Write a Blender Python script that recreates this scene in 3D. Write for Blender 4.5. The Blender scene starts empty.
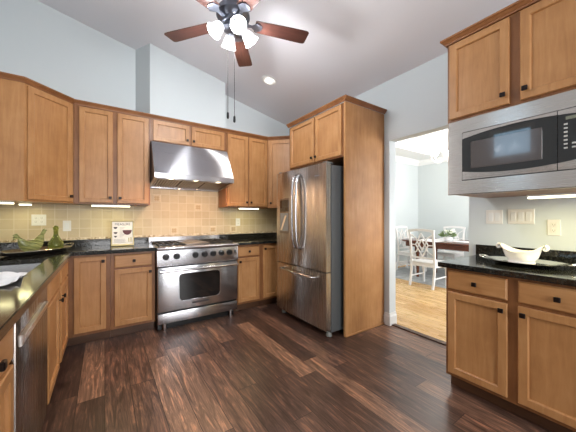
import bpy, bmesh, math, random
from mathutils import Vector, Matrix
random.seed(7)
PI = math.pi
S = bpy.context.scene
COL = S.collection

# ------------------------------------------------------------------ camera, world, light, exposure
cam_d = bpy.data.cameras.new('camera')
cam = bpy.data.objects.new('camera', cam_d)
COL.objects.link(cam)
cam.location = (0, 0, 1.23)
cam.rotation_euler = (PI/2, 0, -0.5996)
cam_d.sensor_width = 36.0
cam_d.lens = 36.0*268.0/576.0
cam_d.shift_y = 1.2/576.0
cam_d.clip_start = 0.02
S.camera = cam
S.view_settings.view_transform = 'Standard'
S.view_settings.look = 'None'
S.view_settings.gamma = 1.0
S.view_settings.use_curve_mapping = False
S.view_settings.exposure = 0.0

W = bpy.data.worlds.new('sky')
S.world = W
W.use_nodes = True
bgn = W.node_tree.nodes['Background']
bgn.inputs[0].default_value = (0.62, 0.78, 1.0, 1)
bgn.inputs[1].default_value = 1.2

def area(name, loc, rot, sx, sy, power, col=(1, 1, 1), spread=PI):
    d = bpy.data.lights.new(name, 'AREA')
    d.shape = 'RECTANGLE'; d.size = sx; d.size_y = sy
    d.energy = power; d.color = col; d.spread = spread
    o = bpy.data.objects.new(name, d); COL.objects.link(o)
    o.location = loc; o.rotation_euler = rot
    return o
# daylight at the window openings; rear and dining windows are unseen, added for fill
area('daylight_high_window', (-0.97, 1.41, 2.33), (0, -PI/2, 0), 0.44, 0.52, 2.6, (0.5, 0.78, 1.0))
area('added_rear_fill', (0.9, -2.90, 1.55), (PI/2, 0, 0), 2.7, 2.0, 165, (1.0, 0.98, 0.96))
area('added_dining_fill', (4.9, -1.38, 1.55), (PI/2, 0, 0), 2.6, 1.8, 265, (0.98, 0.99, 1.0))

def point(name, loc, power, col, r=0.04):
    d = bpy.data.lights.new(name, 'POINT'); d.energy = power; d.color = col; d.shadow_soft_size = r
    o = bpy.data.objects.new(name, d); COL.objects.link(o); o.location = loc
    return o

# ------------------------------------------------------------------ materials
def srgb(r, g, b):
    f = lambda c: (c/255/12.92) if c/255 <= 0.04045 else ((c/255+0.055)/1.055)**2.4
    return (f(r), f(g), f(b), 1)

class NT:
    def __init__(s, name):
        s.m = bpy.data.materials.new(name); s.m.use_nodes = True
        s.t = s.m.node_tree; s.b = s.t.nodes['Principled BSDF']
    def n(s, typ, **kw):
        x = s.t.nodes.new('ShaderNode'+typ)
        for k, v in kw.items():
            if k.startswith('i_'): x.inputs[k[2:]].default_value = v
            elif k.startswith('I'): x.inputs[int(k[1:])].default_value = v
            else: setattr(x, k, v)
        return x
    def l(s, a, ao, b, bi):
        s.t.links.new(a.outputs[ao], b.inputs[bi])
    def math(s, op, a, b=None):
        x = s.n('Math', operation=op)
        for i, v in enumerate((a, b)):
            if v is None: continue
            if isinstance(v, (int, float)): x.inputs[i].default_value = v
            else: s.t.links.new(v, x.inputs[i])
        return x.outputs[0]
    def ramp(s, src, stops):
        r = s.n('ValToRGB'); e = r.color_ramp.elements
        while len(e) < len(stops): e.new(0.5)
        for k, (p, c) in enumerate(stops):
            e[k].position = p; e[k].color = c
        s.t.links.new(src, r.inputs[0])
        return r.outputs[0]
    def set(s, **kw):
        for k, v in kw.items(): s.b.inputs[k.replace('_', ' ')].default_value = v
        return s

def plain(name, col, rough=0.5, metal=0.0, spec=0.5, coat=0.0, noise=0.0):
    m = NT(name); m.set(Base_Color=col, Roughness=rough, Metallic=metal, Coat_Weight=coat)
    m.b.inputs['Specular IOR Level'].default_value = spec
    if noise:
        tc = m.n('TexCoord'); nz = m.n('TexNoise', i_Scale=9.0, i_Detail=3.0); m.l(tc, 'Object', nz, 'Vector')
        c2 = tuple(c*(1-noise) for c in col[:3])+(1,)
        m.t.links.new(m.ramp(nz.outputs['Fac'], [(0.3, c2), (0.7, col)]), m.b.inputs['Base Color'])
    return m.m

def wood(name, lo, mid, hi, grain='z', rough=0.38):
    m = NT(name)
    tc = m.n('TexCoord'); oi = m.n('ObjectInfo')
    off = m.n('Vector' + 'Math', operation='ADD')
    cmb = m.n('CombineXYZ')
    r = m.math('MULTIPLY', oi.outputs['Random'], 17.0)
    for k in range(3): m.t.links.new(r, cmb.inputs[k])
    m.l(tc, 'Object', off, 0); m.l(cmb, 0, off, 1)
    mp = m.n('Mapping'); m.l(off, 0, mp, 'Vector')
    mp.inputs['Scale'].default_value = {'z': (34, 34, 3.2), 'x': (3.2, 34, 34), 'y': (34, 3.2, 34)}[grain]
    nz = m.n('TexNoise', i_Scale=1.0, i_Detail=5.0, i_Roughness=0.62, i_Distortion=0.7); m.l(mp, 0, nz, 'Vector')
    nb = m.n('TexNoise', i_Scale=5.0, i_Detail=3.0); m.l(off, 0, nb, 'Vector')
    mix = m.math('ADD', m.math('MULTIPLY', nz.outputs['Fac'], 0.5), m.math('MULTIPLY', nb.outputs['Fac'], 0.5))
    m.t.links.new(m.ramp(mix, [(0.32, lo), (0.5, mid), (0.68, hi)]), m.b.inputs['Base Color'])
    m.set(Roughness=rough)
    m.b.inputs['Specular IOR Level'].default_value = 0.45
    return m.m

WLO, WMID, WHI = srgb(160, 111, 67), srgb(177, 127, 79), srgb(191, 143, 95)
M = {}
M['wood_v'] = wood('honey_maple_upright', WLO, WMID, WHI, 'z')
M['wood_h'] = wood('honey_maple_level', WLO, WMID, WHI, 'x')
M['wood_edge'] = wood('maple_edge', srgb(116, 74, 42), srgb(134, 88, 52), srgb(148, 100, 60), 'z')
M['crown'] = wood('crown_maple', srgb(120, 76, 44), srgb(142, 92, 54), srgb(160, 108, 66), 'x')
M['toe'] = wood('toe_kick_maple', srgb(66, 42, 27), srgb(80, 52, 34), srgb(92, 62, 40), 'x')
M['bronze'] = plain('oil_rubbed_bronze', srgb(38, 30, 28), 0.35, 0.7)
M['wall'] = plain('pale_blue_paint', srgb(207, 214, 216), 0.75, spec=0.3)
M['wallr'] = M['wall']
M['ceil'] = plain('ceiling_paint', srgb(228, 227, 231), 0.85, spec=0.2)
M['white_trim'] = plain('white_trim_paint', srgb(228, 228, 226), 0.4)
M['dwall'] = plain('dining_paint', srgb(205, 211, 211), 0.75, spec=0.3)
M['white'] = plain('white_ceiling_paint', srgb(238, 238, 236), 0.8, spec=0.2)
M['chairw'] = plain('white_lacquer', srgb(232, 230, 228), 0.35)
M['ceramic'] = plain('white_ceramic', srgb(232, 228, 228), 0.14, coat=0.4)
M['ivory'] = plain('ivory_plastic', srgb(228, 225, 220), 0.35)
M['slot'] = plain('outlet_slot', srgb(120, 112, 100), 0.5)
M['blackp'] = plain('black_plastic', srgb(22, 22, 24), 0.3)
M['iron'] = plain('cast_iron', srgb(30, 28, 27), 0.55)
M['blackg'] = plain('black_glass', srgb(16, 14, 14), 0.04, coat=0.6)
M['mwg'] = plain('microwave_glass', srgb(14, 11, 11), 0.03, coat=0.6)
M['mesh'] = plain('microwave_mesh', srgb(70, 60, 57), 0.12, coat=1.0)
M['chrome'] = plain('chrome', (0.8, 0.8, 0.8, 1), 0.12, 1.0)
M['silver'] = plain('silver', (0.75, 0.74, 0.7, 1), 0.16, 1.0)
M['fridge_side'] = plain('fridge_grey', srgb(94, 98, 100), 0.45, 0.2)
M['foot'] = plain('foot_grey', srgb(130, 132, 128), 0.5)
M['rug'] = plain('rug_grey', srgb(188, 190, 190), 0.95, spec=0.1, noise=0.35)
M['table'] = wood('mahogany', srgb(70, 36, 22), srgb(98, 52, 32), srgb(120, 68, 44), 'y', 0.25)
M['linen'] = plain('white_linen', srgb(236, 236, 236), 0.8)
M['leaf'] = plain('green_leaf', srgb(120, 146, 84), 0.5, noise=0.4)
M['petal'] = plain('white_petal', srgb(232, 236, 216), 0.6)
M['poster'] = plain('poster_paper', srgb(236, 232, 222), 0.5)
M['gold'] = plain('brass_frame', srgb(150, 136, 96), 0.35, 0.6)
M['ink'] = plain('dark_ink', srgb(64, 56, 58), 0.6)
M['greyink'] = plain('grey_ink', srgb(150, 148, 150), 0.6)
M['wine'] = plain('burgundy_ink', srgb(92, 50, 54), 0.6)
M['tray'] = plain('tray_pewter', srgb(158, 152, 140), 0.2, 0.85)
M['pewter'] = plain('fan_pewter', srgb(120, 124, 136), 0.3, 0.9)
M['blade'] = wood('rosewood_blade', srgb(56, 34, 30), srgb(72, 44, 38), srgb(90, 58, 49), 'x', 0.3)
M['lettering'] = plain('pale_print', srgb(196, 196, 190), 0.5)

def steel(name, col, rough, axis='x', aniso=.9):
    m = NT(name); m.set(Base_Color=col, Metallic=1.0, Roughness=rough)
    tc = m.n('TexCoord'); mp = m.n('Mapping'); m.l(tc, 'Object', mp, 0)
    mp.inputs['Scale'].default_value = {'x': (2, 400, 400), 'y': (400, 2, 400), 'z': (400, 400, 2)}[axis]
    nz = m.n('TexNoise', i_Scale=1.0, i_Detail=2.0); m.l(mp, 0, nz, 'Vector')
    bp = m.n('Bump', i_Strength=0.06, i_Distance=0.002); m.l(nz, 'Fac', bp, 'Height')
    m.l(bp, 0, m.b, 'Normal')
    m.t.links.new(m.math('ADD', m.math('MULTIPLY', nz.outputs['Fac'], 0.12), rough-0.06), m.b.inputs['Roughness'])
    m.b.inputs['Anisotropic'].default_value = aniso
    m.b.inputs['Anisotropic Rotation'].default_value = 0.25
    return m.m
M['steel'] = steel('brushed_steel', (0.52, 0.52, 0.54, 1), 0.22)
M['steel_h'] = steel('hood_steel', (0.48, 0.48, 0.51, 1), 0.30, 'x', .96)
M['steel_w'] = steel('warm_tinted_steel', (0.66, 0.61, 0.57, 1), 0.26)  # warm reflections tinted into the base colour; the steel itself is neutral
M['handle'] = steel('bright_steel', (0.78, 0.76, 0.74, 1), 0.3)
M['steel_f'] = steel('brushed_steel_upright', (0.54, 0.51, 0.48, 1), 0.26, 'z')
M['steel_d'] = steel('darkened_steel', (0.30, 0.27, 0.25, 1), 0.26, 'z')  # darkness of the reflected floor put into the base colour
M['sink'] = steel('sink_steel', (0.55, 0.57, 0.60, 1), 0.22)

def granite():
    m = NT('black_granite'); tc = m.n('TexCoord')
    v = m.n('TexVoronoi', i_Scale=170.0); m.l(tc, 'Object', v, 'Vector')
    n = m.n('TexNoise', i_Scale=60.0, i_Detail=6.0, i_Roughness=0.7); m.l(tc, 'Object', n, 'Vector')
    c1 = m.ramp(n.outputs['Fac'], [(0.42, (0.006, 0.006, 0.006, 1)), (0.58, (0.022, 0.022, 0.018, 1)), (0.72, (0.07, 0.065, 0.05, 1))])
    m.t.links.new(c1, m.b.inputs['Base Color'])
    m.set(Roughness=0.11); m.b.inputs['Specular IOR Level'].default_value = 0.6
    return m.m
M['granite'] = granite()

def planks(name, wid, length, ramp_stops, grain_stops, rough, axis='y', gap=0.012, bump=0.05):
    """floor boards running along an axis; every board has its own tone and figure"""
    m = NT(name); tc = m.n('TexCoord'); sx = m.n('SeparateXYZ'); m.l(tc, 'Object', sx, 0)
    ax, al = (sx.outputs[0], sx.outputs[1]) if axis == 'y' else (sx.outputs[1], sx.outputs[0])
    u = m.math('DIVIDE', ax, wid); row = m.math('FLOOR', u)
    wn = m.n('TexWhiteNoise', noise_dimensions='1D'); m.t.links.new(row, wn.inputs['W'])
    v = m.math('DIVIDE', m.math('ADD', al, m.math('MULTIPLY', wn.outputs[0], length)), length)
    colm = m.math('FLOOR', v)
    cb = m.n('CombineXYZ'); m.t.links.new(row, cb.inputs[0]); m.t.links.new(colm, cb.inputs[1])
    w2 = m.n('TexWhiteNoise', noise_dimensions='2D'); m.l(cb, 0, w2, 'Vector')
    base = m.ramp(w2.outputs[0], ramp_stops)
    g = m.n('CombineXYZ')
    m.t.links.new(m.math('MULTIPLY', ax, 24.0), g.inputs[0]); m.t.links.new(m.math('MULTIPLY', al, 2.4), g.inputs[1])
    m.t.links.new(m.math('MULTIPLY', w2.outputs[0], 40.0), g.inputs[2])
    nz = m.n('TexNoise', i_Scale=1.0, i_Detail=8.0, i_Roughness=0.66, i_Distortion=2.0); m.l(g, 0, nz, 'Vector')
    g2 = m.n('Mapping'); g2.inputs['Scale'].default_value = (4.5, 1.6, 1.0); m.l(g, 0, g2, 0)
    n2 = m.n('TexNoise', i_Scale=1.0, i_Detail=6.0, i_Roughness=0.7, i_Distortion=0.8); m.l(g2, 0, n2, 'Vector')
    gr = m.ramp(m.math('ADD', m.math('MULTIPLY', nz.outputs['Fac'], 0.68), m.math('MULTIPLY', n2.outputs['Fac'], 0.32)), grain_stops)
    mx = m.n('MixRGB', blend_type='MULTIPLY'); mx.inputs[0].default_value = 1.0
    m.t.links.new(base, mx.inputs[1]); m.t.links.new(gr, mx.inputs[2])
    fu = m.math('FRACT', u); fv = m.math('FRACT', v)
    eu = m.math('MINIMUM', fu, m.math('SUBTRACT', 1.0, fu)); ev = m.math('MINIMUM', fv, m.math('SUBTRACT', 1.0, fv))
    e = m.math('MINIMUM', eu, m.math('MULTIPLY', ev, length/wid))
    gapf = m.math('GREATER_THAN', e, gap)
    mg = m.n('MixRGB'); m.t.links.new(gapf, mg.inputs[0]); m.t.links.new(mx.outputs[0], mg.inputs[2])
    mg.inputs[1].default_value = tuple(c*0.35 for c in ramp_stops[0][1][:3])+(1,)
    m.l(mg, 0, m.b, 'Base Color')
    m.t.links.new(m.math('ADD', m.math('MULTIPLY', nz.outputs['Fac'], 0.16), rough-0.08), m.b.inputs['Roughness'])
    bp = m.n('Bump', i_Strength=bump, i_Distance=0.01); m.l(nz, 'Fac', bp, 'Height'); m.l(bp, 0, m.b, 'Normal')
    return m.m
M['floor'] = planks('walnut_plank_floor', 0.155, 1.22,
    [(0.0, srgb(72, 53, 46)), (0.4, srgb(94, 70, 59)), (0.75, srgb(118, 88, 73)), (1.0, srgb(152, 117, 94))],
    [(0.34, (0.24, 0.23, 0.23, 1)), (0.45, (0.58, 0.56, 0.56, 1)), (0.54, (1, 1, 1, 1)), (0.64, (2.5, 2.1, 1.75, 1))], 0.34)
M['oak'] = planks('oak_strip_floor', 0.083, 0.9,
    [(0.0, srgb(206, 160, 100)), (0.5, srgb(222, 180, 118)), (1.0, srgb(234, 196, 138))],
    [(0.3, (0.85, 0.82, 0.78, 1)), (0.7, (1.05, 1.05, 1.05, 1))], 0.28, axis='y')

def tile_mat():
    m = NT('beige_tile'); tc = m.n('TexCoord'); sx = m.n('SeparateXYZ'); m.l(tc, 'Object', sx, 0)
    T = 0.105
    u = m.math('DIVIDE', m.math('ADD', sx.outputs[0], 10.0), T)
    v = m.math('DIVIDE', m.math('ADD', sx.outputs[2], -1.0), T)
    fu = m.math('FRACT', u); fv = m.math('FRACT', v)
    eu = m.math('MINIMUM', fu, m.math('SUBTRACT', 1.0, fu)); ev = m.math('MINIMUM', fv, m.math('SUBTRACT', 1.0, fv))
    grout = m.math('LESS_THAN', m.math('MINIMUM', eu, ev), 0.028)
    cb = m.n('CombineXYZ'); m.t.links.new(m.math('FLOOR', u), cb.inputs[0]); m.t.links.new(m.math('FLOOR', v), cb.inputs[1])
    wn = m.n('TexWhiteNoise', noise_dimensions='2D'); m.l(cb, 0, wn, 'Vector')
    nz = m.n('TexNoise', i_Scale=22.0, i_Detail=4.0); m.l(tc, 'Object', nz, 'Vector')
    f = m.math('ADD', m.math('MULTIPLY', wn.outputs[0], 0.55), m.math('MULTIPLY', nz.outputs['Fac'], 0.45))
    c = m.ramp(f, [(0.15, srgb(192, 172, 138)), (0.5, srgb(200, 181, 148)), (0.85, srgb(207, 189, 156))])
    mg = m.n('MixRGB'); m.t.links.new(grout, mg.inputs[0]); m.t.links.new(c, mg.inputs[1]); mg.inputs[2].default_value = srgb(214, 200, 172)
    m.l(mg, 0, m.b, 'Base Color'); m.set(Roughness=0.45)
    bp = m.n('Bump', i_Strength=0.3, i_Distance=0.003); m.t.links.new(m.math('SUBTRACT', 1.0, grout), bp.inputs['Height']); m.l(bp, 0, m.b, 'Normal')
    return m.m
M['tile'] = tile_mat()
def mosaic():
    m = NT('mosaic_strip'); tc = m.n('TexCoord')
    v = m.n('TexVoronoi', i_Scale=70.0); m.l(tc, 'Object', v, 'Vector')
    s2 = m.n('SeparateColor'); m.l(v, 'Color', s2, 0)
    m.t.links.new(m.ramp(s2.outputs[0], [(0.1, srgb(150, 124, 90)), (0.5, srgb(204, 184, 150)), (0.9, srgb(226, 214, 190))]), m.b.inputs['Base Color'])
    m.set(Roughness=0.4); return m.m
M['mosaic'] = mosaic()
M['accent'] = plain('accent_tile', srgb(226, 212, 184), 0.4)
M['accent_motif'] = plain('accent_tile_motif', srgb(190, 164, 126), 0.5)

def glow(name, col, strength):
    m = NT(name); b_ = min(1.0, strength); m.set(Base_Color=(0.8*b_, 0.8*b_, 0.8*b_, 1), Emission_Color=col, Emission_Strength=strength); return m.m
M['strip'] = glow('warm_strip_diffuser', (1.0, 0.90, 0.58, 1), 3.6)
M['can'] = glow('can_lens', (1.0, 0.97, 0.94, 1), 5.0)
M['shade'] = glow('lit_frosted_glass', (0.95, 0.97, 1.0, 1), 2.0)
M['hoodlamp'] = glow('hood_lamp', (1.0, 0.80, 0.52, 1), 8.0)
M['candle'] = glow('chandelier_bulb', (1.0, 0.97, 0.9, 1), 4.0)
M['display'] = glow('clock_display', (0.62, 0.66, 0.30, 1), 0.12)

def glassy(name, col, rough=0.03):
    m = NT(name); m.set(Base_Color=col, Roughness=rough, Transmission_Weight=0.75, IOR=1.45); return m.m
M['green_glass'] = glassy('green_glass', srgb(150, 158, 74))
def striped():
    m = NT('striped_green_glass'); tc = m.n('TexCoord')
    w = m.n('TexWave', i_Scale=26.0, i_Distortion=2.2, i_Detail=1.0); w.bands_direction = 'Z'; m.l(tc, 'Object', w, 'Vector')
    m.t.links.new(m.ramp(w.outputs['Fac'], [(0.42, srgb(84, 100, 38)), (0.62, srgb(206, 208, 140))]), m.b.inputs['Base Color'])
    m.set(Roughness=0.06, Transmission_Weight=0.45); return m.m
M['striped'] = striped()
def pane_mat():
    m = NT('window_pane'); t = m.t
    tr = m.n('BsdfTransparent'); gl = m.n('BsdfGlossy', i_Roughness=0.02); fr = m.n('Fresnel', i_IOR=1.45); mx = m.n('MixShader')
    m.l(fr, 0, mx, 0); m.l(tr, 0, mx, 1); m.l(gl, 0, mx, 2)
    t.links.new(mx.outputs[0], t.nodes['Material Output'].inputs[0]); return m.m
M['pane'] = pane_mat()

# ------------------------------------------------------------------ mesh helpers
class MB:
    def __init__(s): s.bm = bmesh.new()
    def box(s, x0, x1, y0, y1, z0, z1, bev=0.0, seg=1):
        x0, x1 = sorted((x0, x1)); y0, y1 = sorted((y0, y1)); z0, z1 = sorted((z0, z1))
        v = [s.bm.verts.new(p) for p in ((x0,y0,z0),(x1,y0,z0),(x1,y1,z0),(x0,y1,z0),(x0,y0,z1),(x1,y0,z1),(x1,y1,z1),(x0,y1,z1))]
        fs = [s.bm.faces.new([v[i] for i in q]) for q in ((3,2,1,0),(4,5,6,7),(0,1,5,4),(1,2,6,5),(2,3,7,6),(3,0,4,7))]
        if bev:
            es = list({e for f in fs for e in f.edges})
            bmesh.ops.bevel(s.bm, geom=es, offset=bev, segments=seg, affect='EDGES', profile=0.5)
        return s
    def loops(s, loops, cap0=False, cap1=False, closed=True):
        L = [[s.bm.verts.new(p) for p in lp] for lp in loops]
        n = len(L[0])
        for a, b in zip(L, L[1:]):
            for i in range(n if closed else n-1):
                j = (i+1) % n
                s.bm.faces.new((a[i], a[j], b[j], b[i]))
        if cap0: s.bm.faces.new(list(reversed(L[0])))
        if cap1: s.bm.faces.new(L[-1])
        return s
    def cyl(s, p0, p1, r0, r1=None, n=16, caps=True):
        r1 = r0 if r1 is None else r1
        p0, p1 = Vector(p0), Vector(p1); d = (p1-p0).normalized()
        a = d.orthogonal().normalized(); b = d.cross(a)
        ring = lambda p, r: [p+a*(r*math.cos(2*PI*k/n))+b*(r*math.sin(2*PI*k/n)) for k in range(n)]
        return s.loops([ring(p0, r0), ring(p1, r1)], caps, caps)
    def lathe(s, prof, c=(0, 0, 0), n=24, caps=(True, True), mat=None):
        mat = mat or Matrix.Identity(3); c = Vector(c)
        lp = [[c + mat @ Vector((r*math.cos(2*PI*k/n), r*math.sin(2*PI*k/n), z)) for k in range(n)] for r, z in prof]
        return s.loops(lp, *caps)
    def tube(s, pts, r, n=10, caps=True):
        pts = [Vector(p) for p in pts]; lp = []; ref = None
        for i, p in enumerate(pts):
            d = (pts[min(i+1, len(pts)-1)]-pts[max(i-1, 0)]).normalized()
            if ref is None: ref = d.orthogonal().normalized()
            a = (ref-d*ref.dot(d)).normalized(); ref = a; b = d.cross(a)
            rr = r[i] if isinstance(r, (list, tuple)) else r
            lp.append([p+a*(rr*math.cos(2*PI*k/n))+b*(rr*math.sin(2*PI*k/n)) for k in range(n)])
        return s.loops(lp, caps, caps)
    def prism(s, poly, axis, a0, a1):
        """poly in the plane of the two other axes (cyclic order), pushed along axis"""
        def P(u, v, w): return {'x': (w, u, v), 'y': (u, w, v), 'z': (u, v, w)}[axis]
        return s.loops([[P(u, v, a0) for u, v in poly], [P(u, v, a1) for u, v in poly]], True, True)
    def sweep(s, path, prof, side=1):
        """prof (out, z) swept along an xy path with mitred corners; out points to the right of the path times side"""
        n = len(path); lp = []
        P = [Vector(p) for p in path]
        for i in range(n):
            nrm = []
            for a, b in ((i-1, i), (i, i+1)):
                if a >= 0 and b < n:
                    d = (P[b]-P[a]).normalized(); nrm.append(Vector((d.y, -d.x))*side)
            if len(nrm) == 2:
                m = (nrm[0]+nrm[1]).normalized(); m = m/max(0.3, m.dot(nrm[0]))
            else: m = nrm[0]
            lp.append([(P[i].x+m.x*o, P[i].y+m.y*o, z) for o, z in prof])
        return s.loops(lp, True, True)
    def build(s, name, mat, parent=None, smooth=False, loc=None, rot=None):
        bmesh.ops.recalc_face_normals(s.bm, faces=s.bm.faces)
        me = bpy.data.meshes.new(name); s.bm.to_mesh(me); s.bm.free()
        me.materials.append(mat)
        if smooth:
            me.polygons.foreach_set('use_smooth', [True]*len(me.polygons))
            if smooth is not True: me.set_sharp_from_angle(angle=math.radians(smooth))
        o = bpy.data.objects.new(name, me); COL.objects.link(o)
        if parent: o.parent = parent
        if loc: o.location = loc
        if rot: o.rotation_euler = rot
        return o

def tag(o, label, cat, group=None, kind=None):
    o['label'] = label; o['category'] = cat
    if group: o['group'] = group
    if kind: o['kind'] = kind
    return o
def thing(name, label, cat, loc=(0, 0, 0), rz=0.0, group=None):
    o = bpy.data.objects.new(name, None); COL.objects.link(o)
    o.empty_display_size = 0.1
    o.location = loc; o.rotation_euler = (0, 0, rz)
    return tag(o, label, cat, group)
def struct(name, mb, mat, label=None, cat=None, parent=None, smooth=False):
    o = mb.build(name, mat, parent, smooth)
    o['kind'] = 'structure'
    if label: o['label'] = label; o['category'] = cat or name.split('_')[0]
    return o
def copy_tree(o, parent=None):
    c = o.copy(); COL.objects.link(c)
    if parent: c.parent = parent
    for ch in list(o.children): copy_tree(ch, c)
    return c

# ------------------------------------------------------------------ the room
WX0, WX1, WY = -0.89, 2.67, 3.82
RY = -2.8
def cz(x): return 3.38-0.222*x
struct('floor', MB().box(-1.0, 2.735, RY-0.1, 3.95, -0.05, 0.0), M['floor'], 'dark walnut plank floor of the kitchen', 'floor')
c = MB(); c.prism([(-1.0, cz(-1.0)), (2.785, cz(2.785)), (2.785, cz(2.785)+0.1), (-1.0, cz(-1.0)+0.1)], 'y', RY-0.1, 3.95)
struct('ceiling', c, M['ceil'], 'grey sloping vaulted ceiling over the kitchen', 'ceiling')
struct('wall_back', MB().prism([(-1.0, 0), (2.785, 0), (2.785, cz(2.785)+.05), (-1.0, cz(-1)+.05)], 'y', WY, 3.95), M['wall'], 'pale blue wall behind the range', 'wall')
w = MB()
w.box(WX0-0.11, WX0, 1.68, WY, 0, 3.63); w.box(WX0-0.11, WX0, RY, 1.14, 0, 3.63)
w.box(WX0-0.11, WX0, 1.14, 1.68, 0, 2.10); w.box(WX0-0.11, WX0, 1.14, 1.68, 2.56, 3.63)
struct('wall_left', w, M['wall'], 'pale blue wall behind the sink', 'wall')
w = MB()
w.box(WX1, 2.785, 1.863, WY, 0, 2.86); w.box(WX1, 2.785, RY, 1.058, 0, 2.86); w.box(WX1, 2.785, 1.058, 1.863, 2.10, 2.86)
struct('wall_right', w, M['wallr'], 'pale wall with the wide opening to the dining room', 'wall')
w = MB()
w.box(-1.0, -0.45, RY-0.1, RY, 0, 3.7); w.box(2.25, 2.785, RY-0.1, RY, 0, 3.0)
w.box(-0.45, 2.25, RY-0.1, RY, 0, 0.55); w.box(-0.45, 2.25, RY-0.1, RY, 2.55, 3.6)
struct('wall_rear', w, M['wall'], 'wall with an added wide window at the rear of the kitchen', 'wall')
w = MB(); q0 = [(.44, 3.53), (1.37, 3.53), (1.37, 3.819), (.315, 3.819)]
w.loops([[(x, y, 2.433) for x, y in q0], [(x, y, cz(x)+.02) for x, y in q0]], True, True)
struct('wall_chase', w, M['wall'], 'boxed out pale wall chase above the hood cabinet', 'wall')
def window(name, label, ax, a0, a1, z0, z1, pos, cols, rows):
    f = MB(); t = 0.05
    def b(u0, u1, q0, q1, d=0.03):
        if ax == 'y': f.box(u0, u1, pos-d, pos+d, q0, q1)
        else: f.box(pos-d, pos+d, u0, u1, q0, q1)
    b(a0, a0+t, z0, z1); b(a1-t, a1, z0, z1); b(a0+t, a1-t, z0, z0+t); b(a0+t, a1-t, z1-t, z1)
    for k in range(1, cols): u = a0+(a1-a0)*k/cols; b(u-.02, u+.02, z0+t, z1-t, .02)
    for k in range(1, rows): q = z0+(z1-z0)*k/rows; b(a0+t, a1-t, q-.015, q+.015, .018)
    o = struct(name, f, M['white_trim'], label, 'window')
    p = MB()
    if ax == 'y': p.box(a0+t, a1-t, pos-.004, pos+.004, z0+t, z1-t)
    else: p.box(pos-.004, pos+.004, a0+t, a1-t, z0+t, z1-t)
    p.build('pane', M['pane'], o)
window('window_1', 'small high white framed window in the wall above the sink', 'x', 1.14, 1.68, 2.10, 2.56, -0.93, 1, 1)
window('added_window_2', 'added wide white framed window in the unseen rear wall', 'y', -0.45, 2.25, 0.55, 2.55, RY-0.04, 3, 1)  # unseen window added to let the rear fill light in

# dining room beyond the opening
DX, DY0, DY1, DZ = 7.0, -1.25, 4.0, 2.74
struct('floor_dining', MB().box(2.735, DX+.1, DY0, DY1+.1, -0.05, 0.0), M['oak'], 'light oak strip floor of the dining room', 'floor')
struct('trim_1', MB().box(2.69, 2.755, 1.06, 1.861, 0.0, 0.012, .004), M['toe'], 'dark wood threshold strip in the opening', 'threshold')
struct('wall_far', MB().box(DX, DX+.1, DY0, DY1+.1, 0, 3.1), M['dwall'], 'pale blue end wall of the dining room', 'wall')
struct('wall_side', MB().box(2.785, DX, DY1, DY1+.1, 0, 3.1), M['dwall'], 'pale blue side wall of the dining room', 'wall')
w = MB(); w.box(2.785, 3.6, DY0-.1, DY0, 0, 3.1); w.box(6.2, DX+.1, DY0-.1, DY0, 0, 3.1); w.box(3.6, 6.2, DY0-.1, DY0, 0, .65); w.box(3.6, 6.2, DY0-.1, DY0, 2.45, 3.1)
struct('wall_near', w, M['dwall'], 'dining room wall with an added window', 'wall')
window('added_window_3', 'added white framed window in the unseen dining room wall', 'y', 3.6, 6.2, .65, 2.45, DY0-.05, 3, 2)  # unseen window added so the dining room is lit brightly
tr = 0.55
w = MB()
w.box(2.785, DX, DY1-tr, DY1, DZ, DZ+.04); w.box(2.785, DX, DY0, DY0+tr, DZ, DZ+.04)
w.box(2.785, 2.785+tr, DY0+tr, DY1-tr, DZ, DZ+.04); w.box(DX-tr, DX, DY0+tr, DY1-tr, DZ, DZ+.04)
w.box(2.785, DX, DY0, DY1, 3.0, 3.05)
for (x0, x1, y0, y1) in ((2.785+tr, DX-tr, DY1-tr, DY1-tr+.03), (2.785+tr, DX-tr, DY0+tr-.03, DY0+tr), (2.785+tr-.03, 2.785+tr, DY0+tr, DY1-tr), (DX-tr, DX-tr+.03, DY0+tr, DY1-tr)):
    w.box(x0, x1, y0, y1, DZ+.04, 3.0)
struct('ceiling_dining', w, M['white'], 'white tray ceiling of the dining room', 'ceiling')
prof = [(0, DZ-.13), (.015, DZ-.13), (.022, DZ-.10), (.07, DZ-.05), (.085, DZ-.02), (.1, DZ-.001), (0, DZ-.001)]
struct('trim_2', MB().sweep([(DX, DY0), (DX, DY1), (2.785, DY1)], prof, -1), M['white'], 'white crown moulding round the dining room', 'moulding')
prof = [(0, 2.90), (.02, 2.90), (.05, 2.94), (.07, 2.999), (0, 2.999)]
struct('trim_3', MB().sweep([(DX-tr, DY0+tr), (DX-tr, DY1-tr), (2.785+tr, DY1-tr)], prof, -1), M['white'], 'white moulding inside the tray ceiling', 'moulding')
prof = [(0, .0), (.016, 0), (.016, .09), (.008, .11), (0, .115)]
struct('baseboard_far', MB().sweep([(DX, DY0), (DX, DY1), (2.785, DY1)], prof, -1), M['white_trim'], 'white baseboard of the dining room', 'baseboard')
prof = [(0, .0), (.016, 0), (.016, .10), (.010, .115), (.008, .135), (0, .14)]
struct('baseboard_right', MB().sweep([(2.785, 1.863), (2.67, 1.863), (2.67, 1.928)], prof, -1), M['white_trim'], 'white baseboard at the corner of the opening', 'baseboard')

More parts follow.
